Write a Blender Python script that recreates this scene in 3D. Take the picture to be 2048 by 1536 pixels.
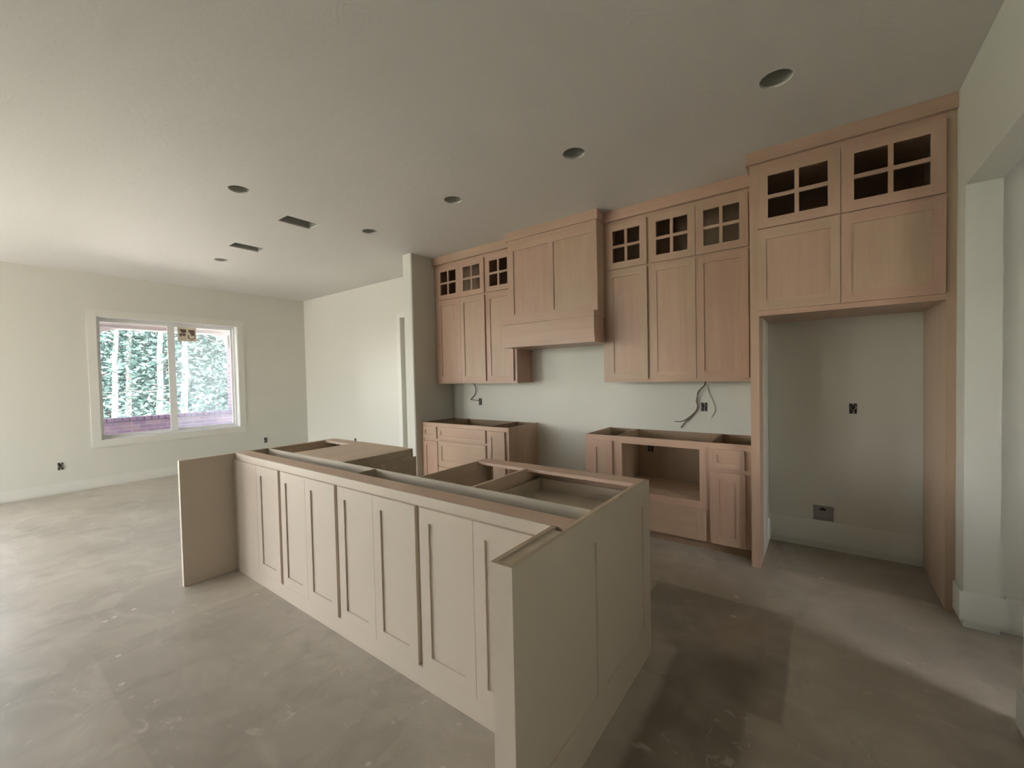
import bpy, bmesh, math, random
from mathutils import Vector, Matrix
R = random.Random(7)
SC = bpy.context.scene
COL = SC.collection
for o in list(bpy.data.objects):
    bpy.data.objects.remove(o, do_unlink=True)

# ---------------------------------------------------------------- camera
H = 3.05
CAM = Vector((4.5201, -4.2106, 1.471)); YAW, PITCH, ROLL = 0.6397, -0.0255, -0.0217
fw = Vector((-math.sin(YAW)*math.cos(PITCH), math.cos(YAW)*math.cos(PITCH), math.sin(PITCH)))
rt = fw.cross(Vector((0, 0, 1))).normalized(); up = rt.cross(fw)
rt, up = rt*math.cos(ROLL)+up*math.sin(ROLL), up*math.cos(ROLL)-rt*math.sin(ROLL)
cd = bpy.data.cameras.new('camera'); cam = bpy.data.objects.new('camera', cd); COL.objects.link(cam)
cd.sensor_fit = 'HORIZONTAL'; cd.sensor_width = 36; cd.lens = 831.67*36/2048
cd.shift_x = 2.36/2048; cd.shift_y = 4.675/2048; cd.clip_start = .05; cd.clip_end = 300
cam.matrix_world = Matrix(((rt.x, up.x, -fw.x, CAM.x), (rt.y, up.y, -fw.y, CAM.y), (rt.z, up.z, -fw.z, CAM.z), (0, 0, 0, 1)))
SC.camera = cam

# ---------------------------------------------------------------- world, sun, exposure
SUN_DIR = Vector((.50, -.15, .85)).normalized()        # towards the sun: high, behind the house
w = bpy.data.worlds.new('world'); SC.world = w; w.use_nodes = True
nt = w.node_tree; nt.nodes.clear()
sky = nt.nodes.new('ShaderNodeTexSky'); sky.sky_type = 'NISHITA'; sky.sun_disc = False
sky.sun_elevation = math.asin(SUN_DIR.z); sky.sun_rotation = math.atan2(SUN_DIR.x, SUN_DIR.y)
sky.air_density = 1.0; sky.dust_density = 2.5; sky.ozone_density = 1.0
bg = nt.nodes.new('ShaderNodeBackground'); bg.inputs['Strength'].default_value = 1.0
wo = nt.nodes.new('ShaderNodeOutputWorld')
bw_ = nt.nodes.new('ShaderNodeRGBToBW'); tn = nt.nodes.new('ShaderNodeMix'); tn.data_type = 'RGBA'; tn.blend_type = 'MULTIPLY'
tn.inputs[0].default_value = 1; tn.inputs[7].default_value = (1.01, .965, .90, 1)
mx = nt.nodes.new('ShaderNodeMix'); mx.data_type = 'RGBA'; mx.inputs[0].default_value = .72      # the camera's warm white balance
nt.links.new(sky.outputs[0], bw_.inputs[0]); nt.links.new(bw_.outputs[0], tn.inputs[6])
nt.links.new(sky.outputs[0], mx.inputs[6]); nt.links.new(tn.outputs[2], mx.inputs[7]); nt.links.new(mx.outputs[2], bg.inputs['Color']); nt.links.new(bg.outputs[0], wo.inputs['Surface'])
sd = bpy.data.lights.new('sun', 'SUN'); sd.energy = 12.0; sd.angle = math.radians(.6); sd.color = (1, .955, .89)
so = bpy.data.objects.new('sun', sd); COL.objects.link(so); so.location = (0, 0, 12)
so.rotation_euler = SUN_DIR.to_track_quat('Z', 'Y').to_euler()
SC.view_settings.view_transform = 'Standard'; SC.view_settings.look = 'None'
SC.view_settings.gamma = 1; SC.view_settings.use_curve_mapping = False
SC.view_settings.exposure = 2.60
def portal(name, loc, direction, sx, sy):
    l = bpy.data.lights.new(name, 'AREA'); l.shape = 'RECTANGLE'; l.size = sx; l.size_y = sy
    l.cycles.is_portal = True
    o = bpy.data.objects.new(name, l); COL.objects.link(o); o.location = loc
    o.rotation_euler = Vector(direction).to_track_quat('-Z', 'Z').to_euler()

# ---------------------------------------------------------------- materials
def mat(name):
    m = bpy.data.materials.new(name); m.use_nodes = True
    n = m.node_tree; b = n.nodes['Principled BSDF']
    return m, n, b
def N(n, t, **k):
    x = n.nodes.new(t)
    for a, v in k.items(): setattr(x, a, v)
    return x
def mathn(n, op, a, b=None, clamp=False):
    x = n.nodes.new('ShaderNodeMath'); x.operation = op; x.use_clamp = clamp
    for i, v in enumerate((a, b)):
        if v is None: continue
        if isinstance(v, (int, float)): x.inputs[i].default_value = v
        else: n.links.new(v, x.inputs[i])
    return x.outputs[0]
def mixc(n, f, a, b, mode='MIX'):
    x = n.nodes.new('ShaderNodeMix'); x.data_type = 'RGBA'; x.blend_type = mode
    for s, v in ((x.inputs[0], f), (x.inputs[6], a), (x.inputs[7], b)):
        if isinstance(v, (int, float)): s.default_value = v
        elif isinstance(v, tuple): s.default_value = (*v, 1) if len(v) == 3 else v
        else: n.links.new(v, s)
    return x.outputs[2]
def noise(n, vec, scale, detail=3, rough=.5, sc3=None, dist=0):
    if sc3:
        mp = N(n, 'ShaderNodeMapping'); mp.inputs['Scale'].default_value = sc3; n.links.new(vec, mp.inputs[0]); vec = mp.outputs[0]
    x = N(n, 'ShaderNodeTexNoise'); x.inputs['Scale'].default_value = scale; x.inputs['Detail'].default_value = detail
    x.inputs['Roughness'].default_value = rough; x.inputs['Distortion'].default_value = dist
    n.links.new(vec, x.inputs['Vector']); return x.outputs['Fac']
def rng(n, v, a, b, c=0., d=1.):
    x = N(n, 'ShaderNodeMapRange'); x.interpolation_type = 'SMOOTHSTEP'
    n.links.new(v, x.inputs[0])
    for i, q in enumerate((a, b, c, d)): x.inputs[i+1].default_value = q
    return x.outputs[0]
def bump(n, b, h, strength, dist):
    x = N(n, 'ShaderNodeBump'); x.inputs['Strength'].default_value = strength; x.inputs['Distance'].default_value = dist
    n.links.new(h, x.inputs['Height']); n.links.new(x.outputs[0], b.inputs['Normal'])

def wood(name, base, axis, rough=.36, var=1.0):
    m, n, b = mat(name)
    tc = N(n, 'ShaderNodeTexCoord').outputs['Object']
    oi = N(n, 'ShaderNodeObjectInfo').outputs['Random']
    ad = N(n, 'ShaderNodeVectorMath', operation='ADD'); cb = N(n, 'ShaderNodeCombineXYZ')
    for i in range(3): n.links.new(mathn(n, 'MULTIPLY', oi, 9.0+i*5), cb.inputs[i])
    n.links.new(tc, ad.inputs[0]); n.links.new(cb.outputs[0], ad.inputs[1]); v = ad.outputs[0]
    s = [14, 14, 14]; s[axis] = .9
    g = noise(n, v, 1.0, 4, .6, tuple(s), .6)
    s2 = [95, 95, 95]; s2[axis] = 3
    f = noise(n, v, 1.0, 2, .5, tuple(s2))
    big = noise(n, v, 2.2, 2, .5)
    c = mixc(n, rng(n, g, .3, .7), tuple(x*.90 for x in base), tuple(min(1, x*1.08) for x in base))
    c = mixc(n, mathn(n, 'MULTIPLY', rng(n, f, .45, .75), .22), c, tuple(x*.62 for x in base))
    pink = (base[0]*1.05, base[1]*.86, base[2]*.88); tan = (base[0]*.96, base[1]*1.0, base[2]*.90)
    c2 = mixc(n, oi, pink, tan)
    c = mixc(n, .45*var, c, c2)
    c = mixc(n, mathn(n, 'MULTIPLY', rng(n, big, .35, .7), .16*var), c, (base[0]*.85, base[1]*.72, base[2]*.72))
    n.links.new(c, b.inputs['Base Color']); b.inputs['Roughness'].default_value = rough
    bump(n, b, f, .12, .0006)
    return m
WB = (.51, .36, .262)
wv = wood('wood_upright_grain', WB, 2); wh = wood('wood_level_grain', WB, 0); wd = wood('wood_depth_grain', WB, 1)
ply = wood('plywood_sheet', (.66, .53, .40), 1, .55, .6); plyv = wood('plywood_shade_darkened', (.33, .235, .155), 2, .55, .8)  # interior plywood darkened to paint in the shade of unlit cabinets
plyx = wood('plywood_rail', (.66, .51, .385), 0, .5, 1.0)
mdfply = wood('beige_board', (.58, .50, .39), 0, .55, .25)

def plain(name, col, rough=.6, nscale=0, amt=.06, bmp=0, metal=0, bscale=200):
    m, n, b = mat(name); b.inputs['Roughness'].default_value = rough; b.inputs['Metallic'].default_value = metal
    tc = N(n, 'ShaderNodeTexCoord').outputs['Object']
    f = noise(n, tc, nscale or 3, 3)
    n.links.new(mixc(n, f, tuple(x*(1-amt) for x in col), tuple(min(1, x*(1+amt)) for x in col)), b.inputs['Base Color'])
    if bmp: bump(n, b, noise(n, tc, bscale, 2), bmp, .002)
    return m
cream = plain('cream_primed_board', (.59, .50, .405), .48, 2.2, .03)
rawedge = wood('raw_board_edge', (.43, .36, .25), 1, .6, .4)
def wallmat(name, col, rough, strength):
    m, n, b = mat(name)
    g = N(n, 'ShaderNodeTexCoord').outputs['Object']
    a = noise(n, g, 1.1, 3); c = mixc(n, a, tuple(x*.975 for x in col), tuple(min(1, x*1.02) for x in col))
    n.links.new(c, b.inputs['Base Color']); b.inputs['Roughness'].default_value = rough
    k = rng(n, noise(n, g, 9, 5, .62, None, 1.6), .46, .62)
    fine = noise(n, g, 120, 2)
    h = mathn(n, 'ADD', mathn(n, 'MULTIPLY', k, .8), mathn(n, 'MULTIPLY', fine, .25))
    bump(n, b, h, strength, .002)
    return m
wallm = wallmat('wall_paint', (.69, .68, .61), .42, .12)
ceilm = wallmat('ceiling_texture', (.74, .72, .69), .6, .32)
trimm = plain('trim_paint', (.74, .73, .67), .38, 2, .02)
vinyl = plain('white_vinyl', (.80, .80, .80), .35, 2, .02)
black = plain('black_tape', (.012, .011, .010), .5, 30, .3)
wallcable = plain('painted_cable', (.62, .60, .53), .5, 30, .05)
greycable = plain('grey_cable', (.16, .13, .10), .5, 30, .25)
whitecable = plain('white_cable', (.60, .58, .52), .5, 30, .1)
steel = plain('galvanized_metal', (.42, .42, .38), .45, 18, .18, 0, .35)
dust = plain('grey_plastic', (.33, .30, .30), .5, 18, .1)
canm = plain('can_metal', (.50, .50, .44), .40, 18, .15, 0, .25)

# concrete floor
def floor_material():
    m, n, b = mat('concrete_floor')
    g = N(n, 'ShaderNodeTexCoord').outputs['Object']
    sx = N(n, 'ShaderNodeSeparateXYZ')
    wob = N(n, 'ShaderNodeTexNoise'); wob.inputs['Scale'].default_value = 5; wob.inputs['Detail'].default_value = 3; n.links.new(g, wob.inputs['Vector'])
    sub = N(n, 'ShaderNodeVectorMath', operation='SUBTRACT'); n.links.new(wob.outputs['Color'], sub.inputs[0]); sub.inputs[1].default_value = (.5, .5, .5)
    scl = N(n, 'ShaderNodeVectorMath', operation='SCALE'); n.links.new(sub.outputs[0], scl.inputs[0]); scl.inputs['Scale'].default_value = .022
    add = N(n, 'ShaderNodeVectorMath', operation='ADD'); n.links.new(g, add.inputs[0]); n.links.new(scl.outputs[0], add.inputs[1])
    n.links.new(add.outputs[0], sx.inputs[0]); X, Y = sx.outputs[0], sx.outputs[1]
    def rect(x0, x1, y0, y1, s=.012):
        a = mathn(n, 'MULTIPLY', rng(n, X, x0-s, x0+s), rng(n, X, x1+s, x1-s))
        c = mathn(n, 'MULTIPLY', rng(n, Y, y0-s, y0+s), rng(n, Y, y1+s, y1-s))
        return mathn(n, 'MULTIPLY', a, c)
    base = (.46, .41, .34)
    c = mixc(n, rng(n, noise(n, g, .9, 4, .6), .3, .7), tuple(x*.80 for x in base), tuple(x*1.14 for x in base))
    c = mixc(n, mathn(n, 'MULTIPLY', rng(n, noise(n, g, 2.6, 5, .6, (1, 1.6, 1), 1.0), .45, .72), .5), c, (.60, .55, .47))
    c = mixc(n, mathn(n, 'MULTIPLY', rng(n, noise(n, g, 3.4, 4, .6, (1.5, .8, 1), .8), .48, .75), .5), c, (.29, .25, .20))
    # papered and stained rectangles, plus a darker niche floor
    k = rng(n, noise(n, g, 2.0, 4, .55), .35, .65, .55, 1.)
    st = mathn(n, 'MAXIMUM', rect(3.60, 4.392, -2.213, -1.270), rect(3.93, 4.265, -8.0, -2.20))
    c = mixc(n, mathn(n, 'MULTIPLY', mathn(n, 'MULTIPLY', st, k), .55), c, (.130, .112, .085))
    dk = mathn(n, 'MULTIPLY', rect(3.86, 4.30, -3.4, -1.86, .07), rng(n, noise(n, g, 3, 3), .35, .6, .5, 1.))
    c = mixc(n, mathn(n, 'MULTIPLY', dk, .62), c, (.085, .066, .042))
    pk = rect(4.03, 4.27, -1.86, -1.45, .06)
    c = mixc(n, mathn(n, 'MULTIPLY', mathn(n, 'MULTIPLY', pk, rng(n, noise(n, g, 4, 3, .5, (2, .6, 1)), .45, .6)), .7), c, (.36, .28, .215))
    c = mixc(n, mathn(n, 'MULTIPLY', rect(3.2, 4.9, -1.27, -1.02, .02), .35), c, (.37, .33, .27))
    c = mixc(n, mathn(n, 'MULTIPLY', rect(3.78, 3.91, -8, -1.95, .02), .55), c, (.42, .39, .33))
    c = mixc(n, mathn(n, 'MULTIPLY', rect(4.17, 5.2, -.62, 1, .05), .35), c, (.15, .125, .095))  # darker over the niche floor
    lp = rect(1.335, 4.2, -3.802, -2.9, .008)
    c = mixc(n, mathn(n, 'MULTIPLY', lp, .22), c, (.205, .187, .16))
    # dried mud flecks and scuffs
    f1 = mathn(n, 'MULTIPLY', rng(n, noise(n, g, 9, 5, .6, (1, 1.7, 1), .7), .60, .72), rng(n, noise(n, g, 1.6, 2), .42, .58))
    c = mixc(n, mathn(n, 'MULTIPLY', f1, .5), c, (.66, .61, .53))
    f2 = mathn(n, 'MULTIPLY', rng(n, noise(n, g, 5, 5, .7, (3.2, .9, 1), 1.5), .62, .72), rng(n, noise(n, g, .8, 2), .45, .62))
    c = mixc(n, mathn(n, 'MULTIPLY', f2, .6), c, (.68, .64, .57))
    vo = N(n, 'ShaderNodeTexVoronoi'); vo.inputs['Scale'].default_value = 5.5; n.links.new(add.outputs[0], vo.inputs['Vector'])
    f3 = mathn(n, 'MULTIPLY', rng(n, vo.outputs['Distance'], .10, .04), rng(n, noise(n, g, 2.3, 2), .5, .6))
    c = mixc(n, mathn(n, 'MULTIPLY', f3, .7), c, (.72, .68, .60))
    n.links.new(c, b.inputs['Base Color'])
    r = mathn(n, 'ADD', mathn(n, 'MULTIPLY', noise(n, g, 1.8, 3, .5), .22), .27); n.links.new(r, b.inputs['Roughness'])
    bump(n, b, noise(n, g, 26, 5, .6), .12, .003)
    return m
floorm = floor_material()

# ---------------------------------------------------------------- geometry helpers
class MB:
    def __init__(s): s.v = []; s.f = []; s.mi = []; s.m = []
    def mat(s, m):
        if m not in s.m: s.m.append(m)
        return s.m.index(m)
    def box(s, x0, x1, y0, y1, z0, z1, m):
        k = len(s.v); i = s.mat(m)
        if x0 > x1: x0, x1 = x1, x0
        if y0 > y1: y0, y1 = y1, y0
        if z0 > z1: z0, z1 = z1, z0
        s.v += [(x, y, z) for z in (z0, z1) for y in (y0, y1) for x in (x0, x1)]
        for q in ((0, 2, 3, 1), (4, 5, 7, 6), (0, 1, 5, 4), (2, 6, 7, 3), (0, 4, 6, 2), (1, 3, 7, 5)):
            s.f.append([k+j for j in q]); s.mi.append(i)
        return s
    def prism(s, pts, a, b, axis, m):        # polygon pts (u, v) extruded a..b along axis
        k = len(s.v); i = s.mat(m); n = len(pts)
        def P(u, v, t): return {'x': (t, u, v), 'y': (u, t, v), 'z': (u, v, t)}[axis]
        s.v += [P(u, v, a) for u, v in pts]+[P(u, v, b) for u, v in pts]
        s.f.append([k+j for j in range(n)]); s.f.append([k+n+j for j in reversed(range(n))]); s.mi += [i, i]
        for j in range(n):
            q = (j+1) % n; s.f.append([k+j, k+n+j, k+n+q, k+q]); s.mi.append(i)
        return s
    def tube(s, pts, r, m, seg=8):
        i = s.mat(m); pts = [Vector(p) for p in pts]; k0 = len(s.v); n = len(pts)
        for a, p in enumerate(pts):
            d = (pts[min(a+1, n-1)]-pts[max(a-1, 0)]).normalized()
            u = d.cross(Vector((.13, 1, .21))).normalized(); w2 = d.cross(u)
            rr = r[a] if isinstance(r, (list, tuple)) else r
            for q in range(seg):
                t = 2*math.pi*q/seg; s.v.append(tuple(p+u*math.cos(t)*rr+w2*math.sin(t)*rr))
        for a in range(n-1):
            for q in range(seg):
                q2 = (q+1) % seg
                s.f.append([k0+a*seg+q, k0+a*seg+q2, k0+(a+1)*seg+q2, k0+(a+1)*seg+q]); s.mi.append(i)
        s.f.append([k0+q for q in reversed(range(seg))]); s.f.append([k0+(n-1)*seg+q for q in range(seg)]); s.mi += [i, i]
        return s
    def build(s, name, parent=None, org=(0, 0, 0), smooth=False, fix=True):
        me = bpy.data.meshes.new(name); o3 = Vector(org)
        me.from_pydata([tuple(Vector(v)-o3) for v in s.v], [], s.f)
        for m in s.m: me.materials.append(m)
        for p, i in zip(me.polygons, s.mi): p.material_index = i
        if fix:
            bm = bmesh.new(); bm.from_mesh(me); bmesh.ops.recalc_face_normals(bm, faces=bm.faces); bm.to_mesh(me); bm.free()
        if smooth:
            for p in me.polygons: p.use_smooth = True
        o = bpy.data.objects.new(name, me); COL.objects.link(o)
        if parent: o.parent = parent
        else: o.location = o3
        return o
def tag(o, label, cat, group=None, kind=None):
    o['label'] = label; o['category'] = cat
    if group: o['group'] = group
    if kind: o['kind'] = kind
    return o
def thing(name, org, label, cat, group=None):
    o = bpy.data.objects.new(name, None); COL.objects.link(o); o.location = org; o.empty_display_size = .1
    return tag(o, label, cat, group)
def struct(o): o['kind'] = 'structure'; return o
def smoothpath(pts, n=6):
    P = [Vector(p) for p in pts]; P = [P[0]*2-P[1]]+P+[P[-1]*2-P[-2]]; out = []
    for i in range(1, len(P)-2):
        for k in range(n):
            t = k/n; a, b, c, d = P[i-1], P[i], P[i+1], P[i+2]
            out.append(.5*((2*b)+(c-a)*t+(2*a-5*b+4*c-d)*t*t+(3*b-a-3*c+d)*t**3))
    return out+[P[-2]]

class Cab:
    """a cabinet thing; coordinates are given in the room's frame"""
    def __init__(s, name, org, label, cat='cabinet', group=None):
        s.o = thing(name, org, label, cat, group); s.org = org
    def part(s, name, mb, parent=None, label=None, **k):
        o = mb.build(name, parent or s.o, s.org, **k)
        if label: o['label'] = label
        return o
    def door(s, x0, x1, z0, z1, yf, sw=.062, rw=None, th=.019, rec=.008, name='door', panes=False, mv=None, mh=None, mp=None, side=-1, label=None):
        rw = rw or sw; mv = mv or wv; mh = mh or wh; mp = mp or mv; yb = yf-side*th
        mb = MB()
        mb.box(x0, x0+sw, yf, yb, z0, z1, mv); mb.box(x1-sw, x1, yf, yb, z0, z1, mv)
        mb.box(x0+sw, x1-sw, yf, yb, z0, z0+rw, mh); mb.box(x0+sw, x1-sw, yf, yb, z1-rw, z1, mh)
        d = s.part(name, mb, label=label)
        a = MB()
        if panes:
            cx, cz, w2 = (x0+x1)/2, (z0+z1)/2, .0125
            a.box(cx-w2, cx+w2, yf-side*.002, yb, z0+rw, z1-rw, mv)
            a.box(x0+sw, cx-w2, yf-side*.002, yb, cz-w2, cz+w2, mh); a.box(cx+w2, x1-sw, yf-side*.002, yb, cz-w2, cz+w2, mh)
            s.part('muntin', a, d)
        else:
            a.box(x0+sw, x1-sw, yf-side*rec, yb, z0+rw, z1-rw, mp)
            s.part('panel', a, d)
        return d

# ---------------------------------------------------------------- room shell
XW, YL, XL, TW, YW, XR, XR2, YR = -3.769, .043, .376, .173, -.697, 5.1655, 5.304, -8.3
XE, YH = 7.6, -.80                                     # hall beyond the doorway
OP0, OP1, ZJ = -.847, -1.705, 2.465                    # doorway in the right wall
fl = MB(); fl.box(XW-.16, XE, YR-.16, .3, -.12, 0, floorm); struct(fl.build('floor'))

CANS = [(4.331, -1.483), (3.11, -1.498), (1.893, -1.485), (.645, -1.478), (.688, -2.745), (-1.697, -2.073)]
VENTS = [(.235, .432, -2.238, -1.922), (-.995, -.803, -2.236, -1.920)]
def ceiling():
    bm = bmesh.new(); edges = []
    def loop(pts):
        vs = [bm.verts.new((x, y, H)) for x, y in pts]
        for i in range(len(vs)): edges.append(bm.edges.new((vs[i], vs[(i+1) % len(vs)])))
    loop([(XW-.16, YR-.16), (XR2, YR-.16), (XR2, .3), (XW-.16, .3)])
    for i, (x, y) in enumerate(CANS):
        q = random.Random(i)
        loop([(x+math.cos(t*math.pi/20)*(.078+q.uniform(-.0012, .0016)), y+math.sin(t*math.pi/20)*(.078+q.uniform(-.0012, .0016))) for t in range(40)])
    for x0, x1, y0, y1 in VENTS: loop([(x0, y0), (x1, y0), (x1, y1), (x0, y1)])
    r = bmesh.ops.triangle_fill(bm, edges=edges, use_beauty=True, use_dissolve=False)
    fs = [f for f in bm.faces]
    bad = []
    for f in fs:
        c = f.calc_center_median()
        if any((c.x-x)**2+(c.y-y)**2 < .076**2 for x, y in CANS) or any(x0 < c.x < x1 and y0 < c.y < y1 for x0, x1, y0, y1 in VENTS): bad.append(f)
    bmesh.ops.delete(bm, geom=bad, context='FACES_ONLY')
    g = bmesh.ops.extrude_face_region(bm, geom=list(bm.faces))
    for v in g['geom']:
        if isinstance(v, bmesh.types.BMVert): v.co.z += .014
    bmesh.ops.recalc_face_normals(bm, faces=bm.faces)
    me = bpy.data.meshes.new('ceiling'); bm.to_mesh(me); bm.free(); me.materials.append(ceilm)
    o = bpy.data.objects.new('ceiling', me); COL.objects.link(o); struct(o)
    for p in me.polygons: p.use_smooth = False
ceiling()
# roof deck over the ceiling void (keeps daylight out of the openings cut for lights)
rf = MB(); rf.box(XW-.2, XE+.2, YR-.2, .5, H+.42, H+.5, plyv); struct(rf.build('roof'))
ev = MB(); ev.box(XE+.2, XE+1.7, YR-.2, .5, H+.42, H+.5, plyv); struct(ev.build('added_sun_eave'))  # unseen eave added to keep sun out of the hall window
rs = MB()
rs.box(XW-.2, XW-.161, YR-.2, .5, H+.001, H+.42, plyv); rs.box(XE+.001, XE+.2, YR-.2, .5, H+.001, H+.42, plyv)
rs.box(XW-.16, XE, YR-.2, YR-.161, H+.015, H+.42, plyv); rs.box(XW-.16, XE, .301, .5, H+.015, H+.42, plyv); struct(rs.build('trim_2'))

def wall_y(name, x0, x1, ya, yb, holes, z1=H):         # wall facing y with (x0,x1,z0,z1) holes
    mb = MB(); cur = x0
    for hx0, hx1, hz0, hz1 in sorted(holes):
        if hx0 > cur: mb.box(cur, hx0, ya, yb, 0, z1, wallm)
        if hz0 > 0: mb.box(hx0, hx1, ya, yb, 0, hz0, wallm)
        mb.box(hx0, hx1, ya, yb, hz1, z1, wallm); cur = hx1
    if cur < x1: mb.box(cur, x1, ya, yb, 0, z1, wallm)
    return struct(mb.build(name))
def wall_x(name, y0, y1, xa, xb, holes, z1=H):
    mb = MB(); cur = y0
    for hy0, hy1, hz0, hz1 in sorted(holes):
        if hy0 > cur: mb.box(xa, xb, cur, hy0, 0, z1, wallm)
        if hz0 > 0: mb.box(xa, xb, hy0, hy1, 0, hz0, wallm)
        mb.box(xa, xb, hy0, hy1, hz1, z1, wallm); cur = hy1
    if cur < y1: mb.box(xa, xb, cur, y1, 0, z1, wallm)
    return struct(mb.build(name))
W1 = (-2.957, -1.160, .667, 2.452)                     # window in view
W2 = (-7.9, -4.15, .08, 2.75)                        # its neighbour, left of the frame
W3 = (-3.45, -1.42, .10, 2.70); W4 = (-.55, .25, .5, 2.62)   # in the wall behind the camera
W5 = (-3.4, -2.5, .9, 2.2)                             # hall window
wall_x('wall_left', YR-.16, .3, XW-.16, XW, [W1, W2])
DR = (-.785, .09, 0, 2.42)
wall_y('wall_back_living', XW, XL-TW, YL, .3, [DR])
wall_y('wall_back', XL-TW, XR2, 0, .3, [])
wall_y('wall_rear', XW, XR2, YR-.16, YR, [W3, W4])
mb = MB()                                               # wing wall with eased corners
r = .02; pts = [(XL-TW, .0)]
for cx, cy, a0 in ((XL-TW+r, YW+r, 180), (XL-r, YW+r, 270)):
    for k in range(7):
        t = math.radians(a0+15*k); pts.append((cx+math.cos(t)*r, cy+math.sin(t)*r))
pts.append((XL, .0)); mb.prism(pts, 0, H, 'z', wallm); struct(mb.build('wall_wing'))
mb = MB()
mb.box(XR, XR2, OP0, 0, 0, H, wallm); mb.box(XR, XR2, OP1, OP0, ZJ, H, wallm); mb.box(XR, XR2, YR, OP1, 0, H, wallm)
struct(mb.build('wall_right'))
mb = MB()
mb.box(XR2, XE, YH, .3, 0, H+.014, wallm); mb.box(XR2, XE, -8.46, -8.3, 0, H+.014, wallm)
struct(mb.build('wall_hall'))
wall_x('wall_hall_end', -8.46, .3, XE, XE+.16, [W5], H+.014)
mb = MB(); mb.box(XR2, XE, -8.3, YH, H, H+.014, ceilm); struct(mb.build('ceiling_hall'))

# baseboards (held off the slab)
BZ, BH, BT = .020, .145, .013
def bb(name, *bx):
    mb = MB()
    for b in bx: mb.box(*b, trimm)
    return struct(mb.build(name))
bb('baseboard_left', (XW, XW+.004, YR, YL, BZ, BH))
bb('baseboard_living', (XW+BT, -.875, YL-BT, YL, BZ, BH))
bb('baseboard_wing', (XL-TW-BT, XL-TW, YW, YL, BZ, BH), (XL-TW-BT, XL, YW-BT, YW, BZ, BH))
bb('baseboard_niche', (4.166, 5.122, -BT, 0, .055, .235), (4.1645, 4.182, -.17, -BT, .055, .235))
bb('baseboard_range', (1.80, 2.70, -BT, 0, BZ, .165))
bb('baseboard_right', (XR-.018, XR, OP0, -.712, .045, .205), (XR-.018, XR2+.025, OP0-.016, OP0, .045, .205), (XR-BT, XR, YR, OP1, BZ, .17),
   (XR-BT, XR2, OP1, OP1+.016, BZ, .17))
bb('baseboard_hall', (XR2+.03, XE, YH-BT, YH, .03, .20))
bb('baseboard_rear', (XW+BT, XR-BT, YR, YR+BT, BZ, BH))

# cased opening and door beside the wing wall
mb = MB(); y0 = YL-.016
mb.box(-.873, -.785, y0, YL, 0, 2.50, trimm); mb.box(-.785, .09, y0, YL, 2.42, 2.50, trimm); mb.box(.09, .178, y0, YL, 0, 2.50, trimm)
dc = struct(mb.build('door_1'))
mb = MB()
mb.box(-.78, -.66, .12, .16, .01, 2.415, trimm); mb.box(-.03, .085, .12, .16, .01, 2.415, trimm)
for z0, z1 in ((.01, .22), (1.02, 1.14), (2.30, 2.415)): mb.box(-.66, -.03, .12, .16, z0, z1, trimm)
sl = mb.build('door_slab', dc)
mb = MB(); mb.box(-.66, -.03, .132, .15, .22, 1.02, trimm); mb.box(-.66, -.03, .132, .15, 1.14, 2.30, trimm); mb.build('panel', sl)

# ---------------------------------------------------------------- windows
def glassmat(name, haze, tint=(1, 1, 1)):
    m = bpy.data.materials.new(name); m.use_nodes = True; n = m.node_tree; n.nodes.clear()
    out = N(n, 'ShaderNodeOutputMaterial'); tr = N(n, 'ShaderNodeBsdfTransparent'); gl = N(n, 'ShaderNodeBsdfGlossy')
    tr.inputs[0].default_value = (*tint, 1); gl.inputs['Roughness'].default_value = .03
    fr = N(n, 'ShaderNodeFresnel'); fr.inputs['IOR'].default_value = 1.45
    a = N(n, 'ShaderNodeMixShader'); n.links.new(fr.outputs[0], a.inputs[0]); n.links.new(tr.outputs[0], a.inputs[1]); n.links.new(gl.outputs[0], a.inputs[2])
    tl = N(n, 'ShaderNodeBsdfTranslucent'); tl.inputs[0].default_value = (.8, .9, 1, 1)
    b = N(n, 'ShaderNodeMixShader'); n.links.new(a.outputs[0], b.inputs[1]); n.links.new(tl.outputs[0], b.inputs[2])
    tc = N(n, 'ShaderNodeTexCoord').outputs['Object']
    f = rng(n, noise(n, tc, 3, 4, .6), .3, .7, haze*.7, haze*1.3); n.links.new(f, b.inputs[0])
    n.links.new(b.outputs[0], out.inputs[0]); return m
g_clear = glassmat('window_glass', .015); g_haze = glassmat('window_glass_filmed', .09)
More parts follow.
